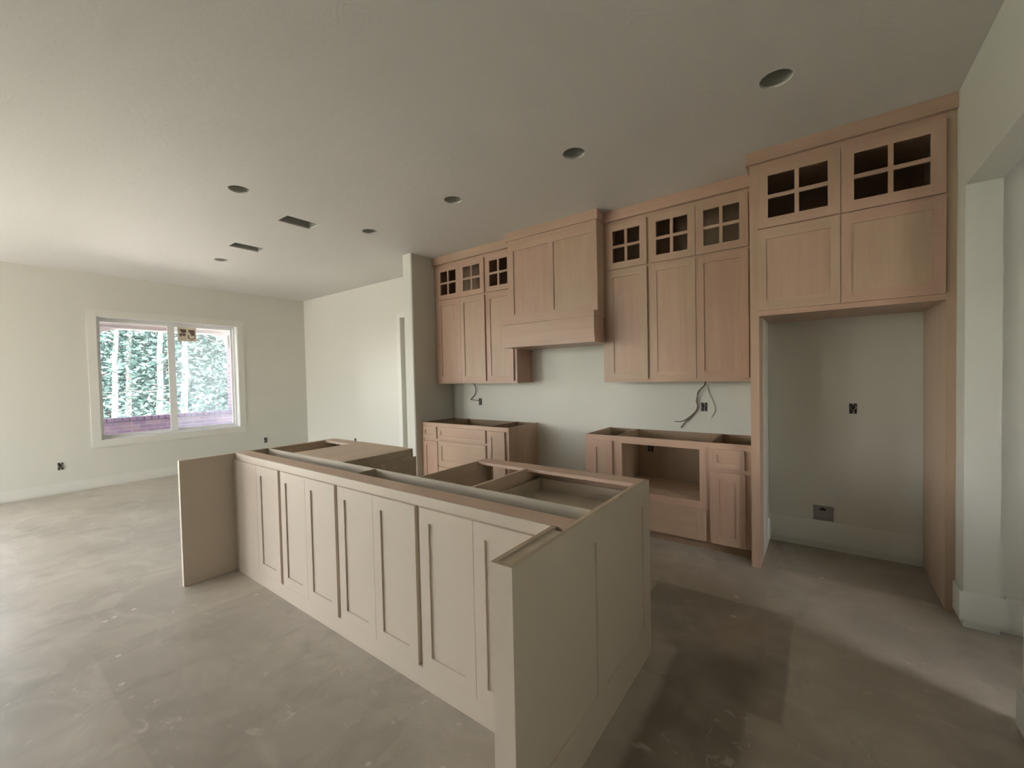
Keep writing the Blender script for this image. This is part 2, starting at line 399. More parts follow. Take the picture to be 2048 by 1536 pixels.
def window_x(name, y0, y1, z0, z1, xin, depth, sgn, mid=True):
    """slider window in a wall normal to x; xin = room face, sgn = outward direction"""
    f = MB(); xo = xin+sgn*depth; xg = xin+sgn*.095
    t = .012
    f.box(xin, xo, y0, y0+t, z0, z1, vinyl); f.box(xin, xo, y1-t, y1, z0, z1, vinyl)
    f.box(xin, xo, y0+t, y1-t, z1-t, z1, vinyl); f.box(xin, xo, y0+t, y1-t, z0, z0+t, vinyl)
    # vinyl frame
    a0, a1, b0, b1 = y0+t, y1-t, z0+t, z1-t; q = .024
    f.box(xg, xo, a0, a0+q, b0, b1, vinyl); f.box(xg, xo, a1-q, a1, b0, b1, vinyl)
    f.box(xg, xo, a0+q, a1-q, b0, b0+q, vinyl); f.box(xg, xo, a0+q, a1-q, b1-q, b1, vinyl)
    w = struct(f.build(name))
    c = MB(); cw = .092; xt = xin-sgn*.011
    c.box(xin, xt, y0-cw, y0+.004, z0-cw, z1+cw, trimm); c.box(xin, xt, y1-.004, y1+cw, z0-cw, z1+cw, trimm)
    c.box(xin, xt, y0+.004, y1-.004, z1-.004, z1+cw, trimm); c.box(xin, xt, y0+.004, y1-.004, z0-cw, z0+.004, trimm)
    c.build('casing', w)
    ym = (y0+y1)/2-.02
    for nm, (u0, u1), gx, gm in (('sash', (a0+q, ym), xg+sgn*.028, g_clear), ('sash', (ym-.012, a1-q), xg+sgn*.052, g_haze)):
        s = MB(); k = .030; x1, x2 = gx-sgn*.012, gx+sgn*.012
        kl = .020
        s.box(x1, x2, u0, u0+kl, b0+q, b1-q, vinyl); s.box(x1, x2, u1-k, u1, b0+q, b1-q, vinyl)
        s.box(x1, x2, u0+kl, u1-k, b0+q, b0+q+k, vinyl); s.box(x1, x2, u0+kl, u1-k, b1-q-k, b1-q, vinyl)
        so2 = s.build('sash', w)
        p = MB(); p.box(gx-.002, gx+.002, u0+kl, u1-k, b0+q+k, b1-q-k, gm); p.build('pane', so2)
    m2 = MB(); m2.box(xg-sgn*.004, xg+sgn*.014, ym-.045, ym+.045, b0+q, b1-q, vinyl); m2.build('meeting_rail', w)
    return w
window_x('window_1', *W1, XW, .16, -1)
window_x('window_2', *W2, XW, .16, -1)
window_x('window_5', *W5, XE, .16, 1)
def window_y(name, x0, x1, z0, z1, yin, depth):
    f = MB(); yo = yin-depth
    q = .05
    f.box(x0, x0+q, yo, yin, z0, z1, vinyl); f.box(x1-q, x1, yo, yin, z0, z1, vinyl)
    f.box(x0+q, x1-q, yo, yin, z0, z0+q, vinyl); f.box(x0+q, x1-q, yo, yin, z1-q, z1, vinyl)
    f.box((x0+x1)/2-.03, (x0+x1)/2+.03, yo+.04, yin-.04, z0+q, z1-q, vinyl)
    w = struct(f.build(name))
    p = MB(); p.box(x0+q, x1-q, yin-.09, yin-.086, z0+q, z1-q, g_clear); p.build('pane', w)
window_y('window_3', *W3, YR, .16); window_y('window_4', *W4, YR, .16)
for nm, (a, b, c, d), loc, dr in (('portal_1', W1, XW-.17, (1, 0, 0)), ('portal_2', W2, XW-.17, (1, 0, 0)), ('portal_5', W5, XE+.17, (-1, 0, 0))):
    portal(nm, (loc, (a+b)/2, (c+d)/2), dr, b-a, d-c)
for nm, (a, b, c, d) in (('portal_3', W3), ('portal_4', W4)):
    portal(nm, ((a+b)/2, YR-.17, (c+d)/2), (0, 1, 0), b-a, d-c)

# ---------------------------------------------------------------- upper cabinets
def upper(name, label, x0, x1, doors, stiles, lip):
    c = Cab(name, ((x0+x1)/2, 0, 1.385), label, 'cabinet')
    yf = -.310; z0, z1 = 1.385, 2.985; t = .016
    b = MB()
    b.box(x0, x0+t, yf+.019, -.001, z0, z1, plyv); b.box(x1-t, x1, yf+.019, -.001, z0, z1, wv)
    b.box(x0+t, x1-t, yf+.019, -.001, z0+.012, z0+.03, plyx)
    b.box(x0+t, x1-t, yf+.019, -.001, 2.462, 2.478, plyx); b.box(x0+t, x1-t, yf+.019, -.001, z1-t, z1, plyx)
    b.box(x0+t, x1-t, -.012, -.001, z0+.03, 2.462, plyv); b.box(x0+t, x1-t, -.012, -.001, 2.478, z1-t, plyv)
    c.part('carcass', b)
    f = MB()
    for a, q in stiles: f.box(a, q, yf, yf+.019, z0, z1, wv)
    for (a, q), (a2, q2) in zip(stiles, stiles[1:]):
        for u, v in ((z0, 1.428), (2.452, 2.494), (2.898, z1)): f.box(q, a2, yf, yf+.019, u, v, wh)
    c.part('face_frame', f)
    for a, q in stiles[1:-1]:
        d = MB(); m = (a+q)/2; d.box(m-.008, m+.008, yf+.019, -.012, z0+.03, 2.462, plyv); d.box(m-.008, m+.008, yf+.019, -.012, 2.478, z1-t, plyv); c.part('divider', d)
    s = MB(); s.box(x0+.001, x1+lip, yf-.012, -.001, z0-.0, z0+.010, wh); c.part('bottom_trim', s)
    cr = MB(); cr.box(x0, x1, -.345, yf, 2.948, H-.001, wh); cr.box(x0, x1, yf, -.001, z1, H-.001, wh); c.part('crown', cr)
    for a, q in doors:
        c.door(a, q, 1.415, 2.462, -.330)
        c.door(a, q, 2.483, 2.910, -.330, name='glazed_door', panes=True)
    return c
upper('upper_cabinet', 'tall wooden wall cabinet with three door columns, left of the range hood', XL, 1.714,
      ((.450, .852), (.855, 1.257), (1.282, 1.677)), ((XL, .464), (1.245, 1.294), (1.665, 1.714)), .010)
upper('upper_cabinet', 'tall wooden wall cabinet with three door columns, between the range hood and fridge cabinet', 2.788, 4.107,
      ((2.838, 3.230), (3.257, 3.654), (3.658, 4.055)), ((2.788, 2.850), (3.218, 3.269), (4.043, 4.107)), -.001)

# ---------------------------------------------------------------- range hood
hc = Cab('range_hood', (2.27, 0, 1.776), 'boxy wooden range hood with two recessed panels and stepped shelf, reaching the ceiling', 'range hood')
a0, a1, yb = 1.731, 2.800, -.468
b = MB(); b.box(1.718, 2.784, -.308, -.001, 1.80, 2.95, plyv); b.box(a0, a1, yb+.02, -.312, 2.03, 2.957, wv); hc.part('chimney', b)
f = MB()
f.box(a0, 1.803, yb, yb+.02, 2.08, 2.957, wv); f.box(2.250, 2.312, yb, yb+.02, 2.147, 2.842, wv); f.box(2.738, a1, yb, yb+.02, 2.08, 2.957, wv)
f.box(1.803, 2.738, yb, yb+.02, 2.842, 2.957, wh); f.box(1.803, 2.738, yb, yb+.02, 2.08, 2.147, wh)
hc.part('front_frame', f)
for u, v in ((1.803, 2.250), (2.312, 2.738)):
    p = MB(); p.box(u, v, yb+.009, yb+.02, 2.147, 2.842, wv); hc.part('panel', p)
p = MB(); p.box(1.705, 2.816, -.486, -.349, 2.957, H-.001, wh); hc.part('crown', p)
p = MB(); p.box(1.722, 2.812, -.578, -.349, 2.025, 2.080, wh); hc.part('shelf', p)
p = MB(); p.box(1.732, 2.804, -.564, -.349, 1.831, 2.025, wh); hc.part('apron', p)
p = MB(); p.box(1.722, 2.816, -.578, -.349, 1.776, 1.831, wh); p.box(1.7265, 2.7785, -.3485, -.02, 1.776, 1.80, wh); hc.part('bottom_rim', p)

# ---------------------------------------------------------------- fridge cabinet
fc = Cab('fridge_cabinet', (4.63, 0, 0), 'full-height wooden fridge surround with cabinet above an empty niche', 'cabinet')
for u, v in ((4.107, 4.163), (5.122, XR-.001)):
    p = MB(); p.box(u, v, -.671, -.001, 0, 2.985, wv); fc.part('side_panel', p)
b = MB(); b.box(4.163, 5.122, -.652, -.001, 1.872, 1.890, wh); b.box(4.163, 5.122, -.652, -.001, 2.478, 2.492, plyx)
b.box(4.163, 5.122, -.652, -.001, 2.96, 2.985, plyx); b.box(4.163, 5.122, -.02, -.001, 1.89, 2.96, plyv); fc.part('carcass', b)
p = MB(); p.box(4.1635, 4.1655, -.455, -.001, 0, 1.871, wallm); fc.part('drywall_lining', p)
f = MB()
for u, v in ((1.866, 1.912), (2.470, 2.505), (2.925, 2.985)): f.box(4.163, 5.122, -.671, -.652, u, v, wh)
f.box(4.612, 4.652, -.671, -.652, 1.912, 2.470, wv); f.box(4.612, 4.652, -.671, -.652, 2.505, 2.925, wv)
f.box(4.614, 4.650, -.652, -.02, 2.492, 2.96, plyv); fc.part('face_frame', f)
for u, v in ((4.157, 4.630), (4.633, 5.118)):
    fc.door(u, v, 1.903, 2.481, -.690, sw=.052, rw=.072)
    fc.door(u, v, 2.492, 2.922, -.690, sw=.066, name='glazed_door', panes=True)
p = MB(); p.box(4.085, XR-.001, -.703, -.671, 2.962, H-.001, wh); p.box(4.0850, 4.1065, -.671, -.346, 2.962, H-.001, wh); p.box(4.1075, XR-.001, -.671, -.001, 2.985, H-.001, wh); fc.part('crown', p)

# ---------------------------------------------------------------- base cabinets
ZB = .8985; YF = -.594; YD = -.613
bl = Cab('base_cabinet', (1.08, 0, 0), 'wooden base cabinet without countertop, left of the range gap, with drawers and narrow doors', 'cabinet')
t = .017; x0, x1 = XL+.001, 1.785
b = MB(); b.box(x0, x0+t, YF+.02, -.001, 0, ZB-.002, plyv); b.box(x1-t, x1, YF+.02, -.001, 0, ZB, wv)
b.box(x0+t, x1-t, -.012, -.001, .1, ZB-.004, plyv); b.box(x0+t, x1-t, YF+.02, -.012, .09, .108, plyx)
bl.part('carcass', b)
for x in (.672, 1.48):
    d = MB(); d.box(x-.008, x+.008, YF+.02, -.012, .108, ZB-.002, plyv); bl.part('divider', d)
f = MB()
st = ((x0, .435), (.650, .702), (1.452, 1.505), (1.728, x1))
for u, v in st: f.box(u, v, YF, YF+.02, .090, ZB, wv)
for (u0, u1), (v0, v1), zz in zip(st, st[1:], (((.66, .70),), ((.345, .372), (.66, .70)), ())):
    for a, q in ((.090, .115), (.842, ZB), *zz): f.box(u1, v0, YF, YF+.02, a, q, wh)
bl.part('face_frame', f)
d = MB(); d.box(x0, x1, -.515, -.50, 0, .09, plyv); bl.part('toe_kick', d)  # dark plywood paints in the shade of the toe recess
bl.door(.421, .664, .705, .852, YD, sw=.04, rw=.045, name='drawer_front'); bl.door(.421, .676, .095, .668, YD, sw=.055)
bl.door(.689, 1.465, .705, .852, YD, sw=.055, rw=.045, name='drawer_front', mp=wh)
bl.door(.689, 1.465, .376, .680, YD, sw=.062, name='drawer_front', mp=wh); bl.door(.689, 1.465, .095, .352, YD, sw=.062, name='drawer_front', mp=wh)
bl.door(1.491, 1.740, .095, .852, YD, sw=.062)

br = Cab('base_cabinet', (3.40, 0, 0), 'wooden base cabinet without countertop beside the fridge niche, with an open appliance bay', 'cabinet')
x0, x1 = 2.706, 4.106
b = MB(); b.box(x0, x0+t, YF+.02, -.001, 0, ZB, wv); b.box(x1-t, x1, YF+.02, -.001, 0, ZB-.002, plyv)
b.box(x0+t, x1-t, -.012, -.001, .1, ZB-.004, plyv); b.box(x0+t, x1-t, YF+.02, -.012, .09, .108, plyx); b.box(3.02, 3.79, YF+.02, -.012, .392, .412, wd)
br.part('carcass', b)
for x in (3.012, 3.798):
    d = MB(); d.box(x-.008, x+.008, YF+.02, -.012, .108, ZB-.002, plyv); br.part('divider', d)
f = MB()
f.box(x0, 2.795, YF, YF+.02, .090, ZB, wv); f.box(2.970, 3.069, YF, YF+.02, .090, ZB, wv); f.box(3.729, 3.812, YF, YF+.02, .090, ZB, wv); f.box(4.042, x1, YF, YF+.02, .090, ZB, wv)
for u, v, zz in ((2.795, 2.970, ()), (3.069, 3.729, ((.343, .413),)), (3.812, 4.042, ((.66, .71),))):
    for a, q in ((.090, .115), (.837, ZB), *zz): f.box(u, v, YF, YF+.02, a, q, wh)
br.part('face_frame', f)
d = MB(); d.box(x0, x1, -.515, -.50, 0, .09, plyv); br.part('toe_kick', d)  # toe recess shade put into the board colour here too
br.door(2.781, 2.983, .095, .853, YD, sw=.045, rw=.066)
br.door(3.800, 4.054, .705, .853, YD, sw=.062, rw=.040, name='drawer_front', mp=wh); br.door(3.810, 4.058, .095, .672, YD, sw=.062)
br.door(3.055, 3.776, .095, .352, YD, sw=.062, name='drawer_front', mp=wh)

# ---------------------------------------------------------------- island
IX0, IX1, IF, IB, IZ = .843, 3.802, -2.905, -2.055, .913
isl = Cab('kitchen_island', (2.32, -2.5, 0), 'long unfinished kitchen island with cream panelled doors, wing ends and no countertop', 'kitchen island')
p = MB(); p.box(.811, IX0, -3.26, IB, 0, IZ, cream); isl.part('end_panel', p)
# right end: framed outer panel with two recesses
p = MB(); xo, xi = IX1, IX1-.018
fr = ((-3.26, -3.150), (-2.695, -2.608), (-2.153, IB))
for u, v in fr: p.box(xi, xo, u, v, 0, IZ, cream)
for u, v in ((-3.150, -2.695), (-2.608, -2.153)):
    p.box(xi, xo, u, v, 0, .172, cream); p.box(xi, xo, u, v, .799, IZ, cream)
ep = isl.part('end_panel', p)
for u, v in ((-3.150, -2.695), (-2.608, -2.153)):
    q = MB(); q.box(xi, xo-.007, u, v, .172, .799, cream); isl.part('panel', q, ep)
p = MB()
p.box(3.722, 3.741, -3.26, IF, 0, IZ-.001, cream); p.box(3.741, xi, -3.26, -3.241, 0, IZ-.001, cream)
wing = isl.part('wing', p)
p = MB(); p.box(3.722, 3.7405, -3.259, IF, IZ-.001, IZ+.0006, rawedge); p.box(3.7405, 3.7845, -3.259, -3.2415, IZ-.001, IZ+.0006, rawedge)
p.box(3.7845, 3.8015, -3.259, IB, IZ, IZ+.0006, rawedge); isl.part('top_edge', p, wing)
p = MB(); p.box(3.7425, 3.7825, -3.2395, -2.93, .1, IZ-.003, mdfply); isl.part('core_board', p, wing)
p = MB(); p.box(3.767, 3.783, IF, IB, 0, IZ-.0008, ply); isl.part('side_board', p)
# front: face board, base board, filler, doors
p = MB(); p.box(IX0, 3.722, IF, IF+.008, .098, IZ-.0006, cream); isl.part('face_frame', p)
p = MB(); p.box(IX0, 3.722, -2.923, IF, 0, .098, cream); isl.part('base_board', p)
p = MB(); p.box(IX0, 1.2545, -2.923, IF, .0985, .864, cream); isl.part('flat_panel', p)
p = MB(); p.box(3.683, 3.722, -2.923, IF, .0985, .864, cream); isl.part('filler', p)
p = MB(); p.box(IX0, 3.767, IF+.010, -2.795, IZ-.019, IZ, plyx); isl.part('front_rail', p)
for a, m, q in ((.923, 1.2555, 1.588), (1.625, 1.9475, 2.281), (2.315, 2.645, 2.976), (3.008, 3.345, 3.681)):
    for u, v in ((a, m-.001), (m+.001, q)):
        if u < 1: continue
        isl.door(u, v, .0985, .864, -2.923, sw=.062, rw=.067, th=.018, rec=.008, mv=cream, mh=cream, mp=cream)
# void, partitions and back row
p = MB(); p.box(IX0, 3.767, -2.661, -2.651, .1, IZ-.001, mdfply); isl.part('back_panel', p)
p = MB(); p.box(2.289, 2.305, IF+.010, -2.661, .118, IZ-.020, mdfply); p.box(2.289, 2.305, -2.794, -2.661, IZ-.020, IZ-.001, mdfply); isl.part('partition', p)
p = MB(); p.box(IX0, 3.767, IF+.010, -2.661, .1, .118, plyx); isl.part('bottom_board', p)
p = MB(); p.box(IX0, .860, -2.651, IB, 0, IZ, ply); isl.part('side_board', p)
p = MB(); p.box(.860, 1.262, -2.175, IB, IZ-.019, IZ, plyx); isl.part('back_rail', p)
p = MB(); p.box(1.262, 1.921, -2.650, IB+.004, IZ-.018, IZ+.0005, ply); isl.part('cover_sheet', p)
p = MB(); p.box(1.245, 1.262, -2.651, IB, .1, IZ-.019, ply); isl.part('partition', p)
p = MB(); p.box(1.921, 1.938, -2.651, -2.075, 0, IZ, mdfply); p.box(1.886, 1.938, -2.075, IB, 0, IZ, wv); isl.part('side_board', p)
# low sink-bay side with a rounded top corner
pts = [(IB, .1), (IB, .855)]
for k in range(7):
    t2 = math.radians(90+15*k); pts.append((-2.43+math.cos(t2)*.025, .830+math.sin(t2)*.025))
pts += [(-2.455, .72), (-2.651, .70), (-2.651, .1)]
p = MB(); p.prism(pts, 1.958, 1.975, 'x', mdfply); isl.part('sink_bay_side', p)
p = MB(); p.box(1.975, 2.700, -2.651, IB, .1, .118, plyx); p.box(1.975, 2.700, IB-.02, IB, .118, .56, wh); isl.part('sink_bay', p)
p = MB(); p.box(2.700, 2.716, -2.651, IB, 0, IZ, ply); isl.part('side_board', p)
p = MB(); p.box(3.098, 3.114, -2.651, -2.175, .118, IZ, ply); p.box(3.098, 3.114, -2.175, IB-.02, .118, IZ-.020, ply); isl.part('partition', p)
p = MB(); p.box(2.716, 3.767, -2.168, IB, IZ-.019, IZ, plyx); isl.part('back_rail', p)
p = MB(); p.box(.860, 3.767, -2.651, -2.075, .082, .0995, plyx); isl.part('bottom_board', p)
for posts, rails in ((((.860, .90), (1.225, 1.285)), ((.90, 1.225, (.1, .69, .872)), (1.285, 1.886, (.1, .872)))),
                     (((2.716, 2.752), (3.075, 3.137), (3.735, 3.767)), ((2.752, 3.075, (.1, .66)), (3.137, 3.735, (.1, .62, .842))))):
    f = MB()
    for u, v in posts: f.box(u, v, IB-.020, IB, .1, IZ-.019, wv)
    for u, v, zs in rails:
        for z in zs: f.box(u, v, IB-.020, IB, z, (IZ-.019 if z > .8 else z+.035), wh)
    isl.part('face_frame', f)
yk = IB+.019
isl.door(.885, 1.24, .11, .87, yk, side=1); isl.door(1.27, 1.575, .11, .88, yk, side=1); isl.door(1.578, 1.885, .11, .88, yk, side=1)
isl.door(1.98, 2.33, .11, .56, yk, side=1); isl.door(2.335, 2.69, .11, .56, yk, side=1); isl.door(2.74, 3.09, .11, .665, yk, side=1)
isl.door(3.125, 3.75, .11, .36, yk, side=1, name='drawer_front'); isl.door(3.125, 3.75, .38, .63, yk, side=1, name='drawer_front'); isl.door(3.125, 3.75, .65, .86, yk, side=1, name='drawer_front')
p = MB(); dx0, dx1, dy0, dy1 = 3.142, 3.730, -2.60, -2.079
p.box(dx0, dx0+.012, dy0, dy1, .765, .845, mdfply); p.box(dx1-.012, dx1, dy0, dy1, .765, .845, mdfply)
p.box(dx0+.012, dx1-.012, dy0, dy0+.012, .765, .845, mdfply); p.box(dx0+.012, dx1-.012, dy1-.012, dy1, .765, .845, mdfply)
p.box(dx0+.012, dx1-.012, dy0+.012, dy1-.012, .768, .776, mdfply); isl.part('drawer_box', p)

# ---------------------------------------------------------------- ceiling openings
CL = ['recessed light can in the ceiling nearest the fridge cabinet', 'recessed light can in the ceiling in front of the right wall cabinet',
      'recessed light can in the ceiling in front of the range hood', 'recessed light can in the ceiling beside the wing wall',
      'empty recessed light can in the ceiling above the island, left of the supply vents', 'smallest and farthest light can, in the ceiling toward the window']
for (x, y), lb in zip(CANS, CL):
    t2 = thing('ceiling_light_can', (x, y, H), lb, 'light can', 'empty light cans in the ceiling')
    mb = MB(); i = mb.mat(canm); n = 32; prof = [(.0795, .0145), (.0795, .075), (.070, .10), (.045, .125), (0.002, .13)]
    for rr, z in prof:
        for k in range(n):
            a = 2*math.pi*k/n; mb.v.append((x+rr*math.cos(a), y+rr*math.sin(a), H+z))
    for a in range(len(prof)-1):
        for k in range(n):
            k2 = (k+1) % n; mb.f.append([a*n+k, a*n+k2, (a+1)*n+k2, (a+1)*n+k]); mb.mi.append(i)
    mb.build('housing', t2, (x, y, H), smooth=True, fix=False)
    mb = MB(); mb.box(x-.018, x+.018, y-.018, y+.018, H+.10, H+.1295, black); mb.tube([(x+.03, y, H+.128), (x+.04, y+.01, H+.09), (x+.02, y+.03, H+.07)], .004, whitecable); mb.build('socket', t2, (x, y, H))
for (x0, x1, y0, y1), lb in zip(VENTS, ('rectangular vent opening in the ceiling over the island', 'rectangular vent opening in the ceiling nearer the window')):
    t2 = thing('ceiling_vent_box', ((x0+x1)/2, (y0+y1)/2, H), lb, 'vent', 'uncovered vent boxes in the ceiling'); q = .002
    mb = MB(); z0, z1 = H+.0145, H+.20
    mb.box(x0-q, x0, y0-q, y1+q, z0, z1, steel); mb.box(x1, x1+q, y0-q, y1+q, z0, z1, steel)
    mb.box(x0, x1, y0-q, y0, z0, z1, steel); mb.box(x0, x1, y1, y1+q, z0, z1, steel); mb.box(x0, x1, y0, y1, z1, z1+q, steel)
    mb.build('duct_boot', t2, ((x0+x1)/2, (y0+y1)/2, H))

# ---------------------------------------------------------------- electrical boxes and cables
def ebox(loc, w2, h, normal, label, shape, grp='open electrical boxes on the walls'):
    """shape: outline points in -1..1; normal '-y' or '+x'"""
    t2 = thing('electrical_box', loc, label, 'outlet box', grp); L = Vector(loc)
    def W(u, v, d): return (L.x+u, L.y-d, L.z+v) if normal == '-y' else (L.x+d, L.y+u, L.z+v)
    mb = MB()
    for u0, u1, v0, v1 in ((-w2, -w2+.003, -h, h), (w2-.003, w2, -h, h), (-w2+.003, w2-.003, h-.003, h), (-w2+.003, w2-.003, -h, -h+.003)):
        a, b2 = W(u0, v0, 0), W(u1, v1, .0025); mb.box(a[0], b2[0], a[1], b2[1], a[2], b2[2], black)
    mb.build('box_rim', t2, loc)
    mb = MB(); k = len(mb.v)
    pts = [(a*w2*.98, b2*h*.98) for a, b2 in shape]
    if normal == '-y': mb.prism([(L.x+a, L.z+b2) for a, b2 in pts], L.y-.006, L.y, 'y', black)
    else: mb.prism([(L.y+a, L.z+b2) for a, b2 in pts], L.x, L.x+.006, 'x', black)
    mb.build('folded_wires', t2, loc)
    mb = MB(); rr = random.Random(label)
    for s in (-.5, .45):
        mb.tube(smoothpath([W(s*w2, h*.7, .004), W(s*w2+rr.uniform(-.01, .01), h*.2, .014), W(s*w2*.3, -h*.3, .012), W(s*w2*.8, -h*.75, .004)], 4), .0022, greycable if s < 0 else whitecable, 6)
    mb.build('wire', t2, loc, smooth=True)
M_ = [(-1, 1), (-.35, .95), (0, .55), (.35, .95), (1, 1), (.8, .2), (1, -.8), (.5, -1), (.1, -.7), (-.3, -1), (-.9, -.85), (-.7, .1)]
X_ = [(-1, 1), (-.2, .9), (.1, .5), (.5, .9), (1, .95), (.75, .3), (.55, -.1), (1, -.8), (.5, -1), (0, -.55), (-.5, -1), (-1, -.9), (-.45, -.2), (-.8, .2)]
ebox((XW+.0005, -3.364, .374), .026, .048, '+x', 'open electrical box with bent wires, low on the wall left of the window', X_)
ebox((XW+.0005, -.756, .371), .025, .048, '+x', 'open electrical box low on the wall right of the window', X_)
ebox((-2.114, YL-.0005, .372), .026, .046, '-y', 'tiny open electrical box on the far bright wall, just above the island edge', M_)
ebox((.876, -.0005, 1.133), .025, .045, '-y', 'black open electrical box on the backsplash left of the range gap', M_)
ebox((3.646, -.0005, 1.139), .026, .041, '-y', 'black open electrical box on the backsplash beside the hanging twisted cable', M_)
ebox((3.143, -.0125, .706), .027, .031, '-y', 'black electrical box inside the open appliance bay of the base cabinet', M_)
ebox((4.727, -.0005, 1.155), .023, .040, '-y', 'black electrical box on the wall inside the fridge niche', M_)
t2 = thing('water_supply_box', (4.539, 0, .235), 'grey recessed water supply box low on the wall inside the fridge niche', 'supply box')
mb = MB()
for a in ((4.472, 4.480, .234, .356), (4.598, 4.606, .234, .356), (4.480, 4.598, .234, .244), (4.480, 4.598, .348, .356)): mb.box(a[0], a[1], -.010, 0, a[2], a[3], dust)
mb.build('rim', t2, (4.539, 0, .235))
mb = MB(); mb.box(4.480, 4.598, -.0035, -.0005, .244, .348, dust); mb.build('back_plate', t2, (4.539, 0, .235))
mb = MB(); mb.prism([(4.512, .318), (4.556, .318), (4.556, .330), (4.545, .334), (4.535, .342), (4.525, .331), (4.512, .328)], -.006, -.0035, 'y', black); mb.build('knockout', t2, (4.539, 0, .235))

mb = MB()
mb.tube(smoothpath([(.838, -.10, 1.388), (.835, -.06, 1.355), (.825, -.03, 1.30), (.79, -.012, 1.23), (.722, -.012, 1.168), (.728, -.012, 1.157), (.79, -.010, 1.152), (.868, -.008, 1.146)]), .005, greycable)
tag(mb.build('cable', org=(.838, -.10, 1.388), smooth=True), 'bent grey cable hanging under the left wall cabinet to the outlet box', 'cable')
mb = MB()
mb.tube(smoothpath([(3.672, -.10, 1.388), (3.668, -.06, 1.35), (3.60, -.03, 1.28), (3.592, -.02, 1.20), (3.585, -.012, 1.12), (3.54, -.012, 1.06), (3.46, -.012, 1.00), (3.379, -.012, .989)]), [.0055]*36+[.004]*7, greycable)
mb.tube(smoothpath([(3.678, -.10, 1.388), (3.66, -.055, 1.34), (3.612, -.028, 1.29), (3.582, -.02, 1.20), (3.592, -.014, 1.13), (3.53, -.014, 1.04), (3.475, -.012, .985), (3.438, -.012, .934)]), [.0055]*36+[.0045]*7, greycable)
tag(mb.build('cable', org=(3.672, -.10, 1.388), smooth=True), 'twisted pair of grey cables with split ends, hanging under the right wall cabinet', 'cable')
mb = MB()
mb.tube(smoothpath([(3.674, -.012, 1.352), (3.69, -.006, 1.27), (3.725, -.006, 1.19), (3.738, -.006, 1.11), (3.705, -.006, 1.04)]), .003, wallcable)
tag(mb.build('cable', org=(3.674, -.012, 1.352), smooth=True), 'faint white cable looping past the outlet box beside the twisted cables', 'cable')

# window sticker
def sticker_mat():
    m, n, b = mat('sticker_paper'); b.inputs['Base Color'].default_value = (.80, .72, .58, 1); b.inputs['Roughness'].default_value = .6
    return m
stm = sticker_mat(); inkm = plain('sticker_ink', (.17, .12, .085), .6, 30, .1); paleink = plain('sticker_pale_ink', (.60, .42, .25), .6, 30, .1)
X0 = XW-.130; y0, y1, z0, z1 = -1.983, -1.727, 2.155, 2.385
t2 = thing('window_sticker', (X0, -1.855, z0), 'square cream manufacturer sticker with dark emblems at the top of the right window pane', 'sticker')
mb = MB(); mb.box(X0, X0+.0015, y0, y1, z0, z1, stm); mb.build('paper', t2, (X0, -1.855, z0))
mb = MB()
def poly(pts, m, d=.0022): mb.prism([(y0+(y1-y0)*u, z0+(z1-z0)*v) for u, v in pts], X0+.0015, X0+d, 'x', m)
poly([(.10, .86), (.46, .86), (.46, .64), (.36, .60), (.20, .62), (.16, .74)], inkm)
poly([(.08, .48), (.16, .56), (.44, .56), (.42, .40), (.30, .36), (.26, .46), (.18, .30), (.12, .38)], inkm)
poly([(.56, .84), (.92, .84), (.92, .42), (.72, .42), (.66, .62), (.58, .70)], inkm)
poly([(.54, .44), (.60, .50), (.60, .28), (.74, .16), (.90, .28), (.90, .40), (.94, .40), (.94, .24), (.74, .10), (.54, .24)], inkm)
for k in range(3): poly([(.10, .28-.07*k), (.44, .28-.07*k), (.44, .26-.07*k), (.10, .26-.07*k)], paleink)
mb.build('emblem', t2, (X0, -1.855, z0))

# ---------------------------------------------------------------- outside: porch, ground, trees
grass = plain('dry_ground', (.40, .38, .34), .9, 1.5, .35, .3, 0, 30)
slabm = plain('porch_concrete', (.42, .40, .37), .8, 3, .1)
added_dark_ground = plain('bounce_dimming_green', (.085, .10, .05), .9, 1.5, .35)
g = MB(); g.box(-60, -6.35, -60, -4.4, -.5, -.125, added_dark_ground); tag(g.build('added_dark_ground', org=(-20, -10, -.13)), 'added dark green ground out of view, dimming light bounced to the ceiling', 'added_dark_ground', kind='stuff')  # unseen dark ground added to cut bounce through the left window
g = MB(); g.box(-60, 40, -4.39, 40, -.5, -.13, grass); g.box(-6.34, 40, -60, -4.4, -.5, -.13, grass)
tag(g.build('ground', org=(0, 0, -.13)), 'pale dry ground outside the window beyond the brick wall', 'ground', kind='stuff')
mb = MB(); mb.box(-6.3, XW-.17, -7.5, 3.5, -.13, -.03, slabm); struct(mb.build('porch_floor'))
beamm = wood('weathered_beam', (.27, .235, .245), 1, .7, .5); soff = plain('porch_soffit', (.36, .34, .34), .8, 3, .08)
t2 = thing('porch_roof', (-5.0, -1.8, 2.62), 'timber porch roof with header beam seen through the top of the window', 'porch roof')
mb = MB(); mb.box(-6.5, XW-.17, -3.9, 3.5, 2.66, 2.80, soff); mb.build('soffit', t2, (-5.0, -1.8, 2.62))
mb = MB(); mb.box(-5.82, -5.68, -3.85, 3.4, 2.50, 2.66, beamm); mb.build('beam', t2, (-5.0, -1.8, 2.62))
mb = MB(); mb.box(-5.86, -5.64, -3.85, 3.4, 2.475, 2.498, beamm); mb.build('beam_trim', t2, (-5.0, -1.8, 2.62))
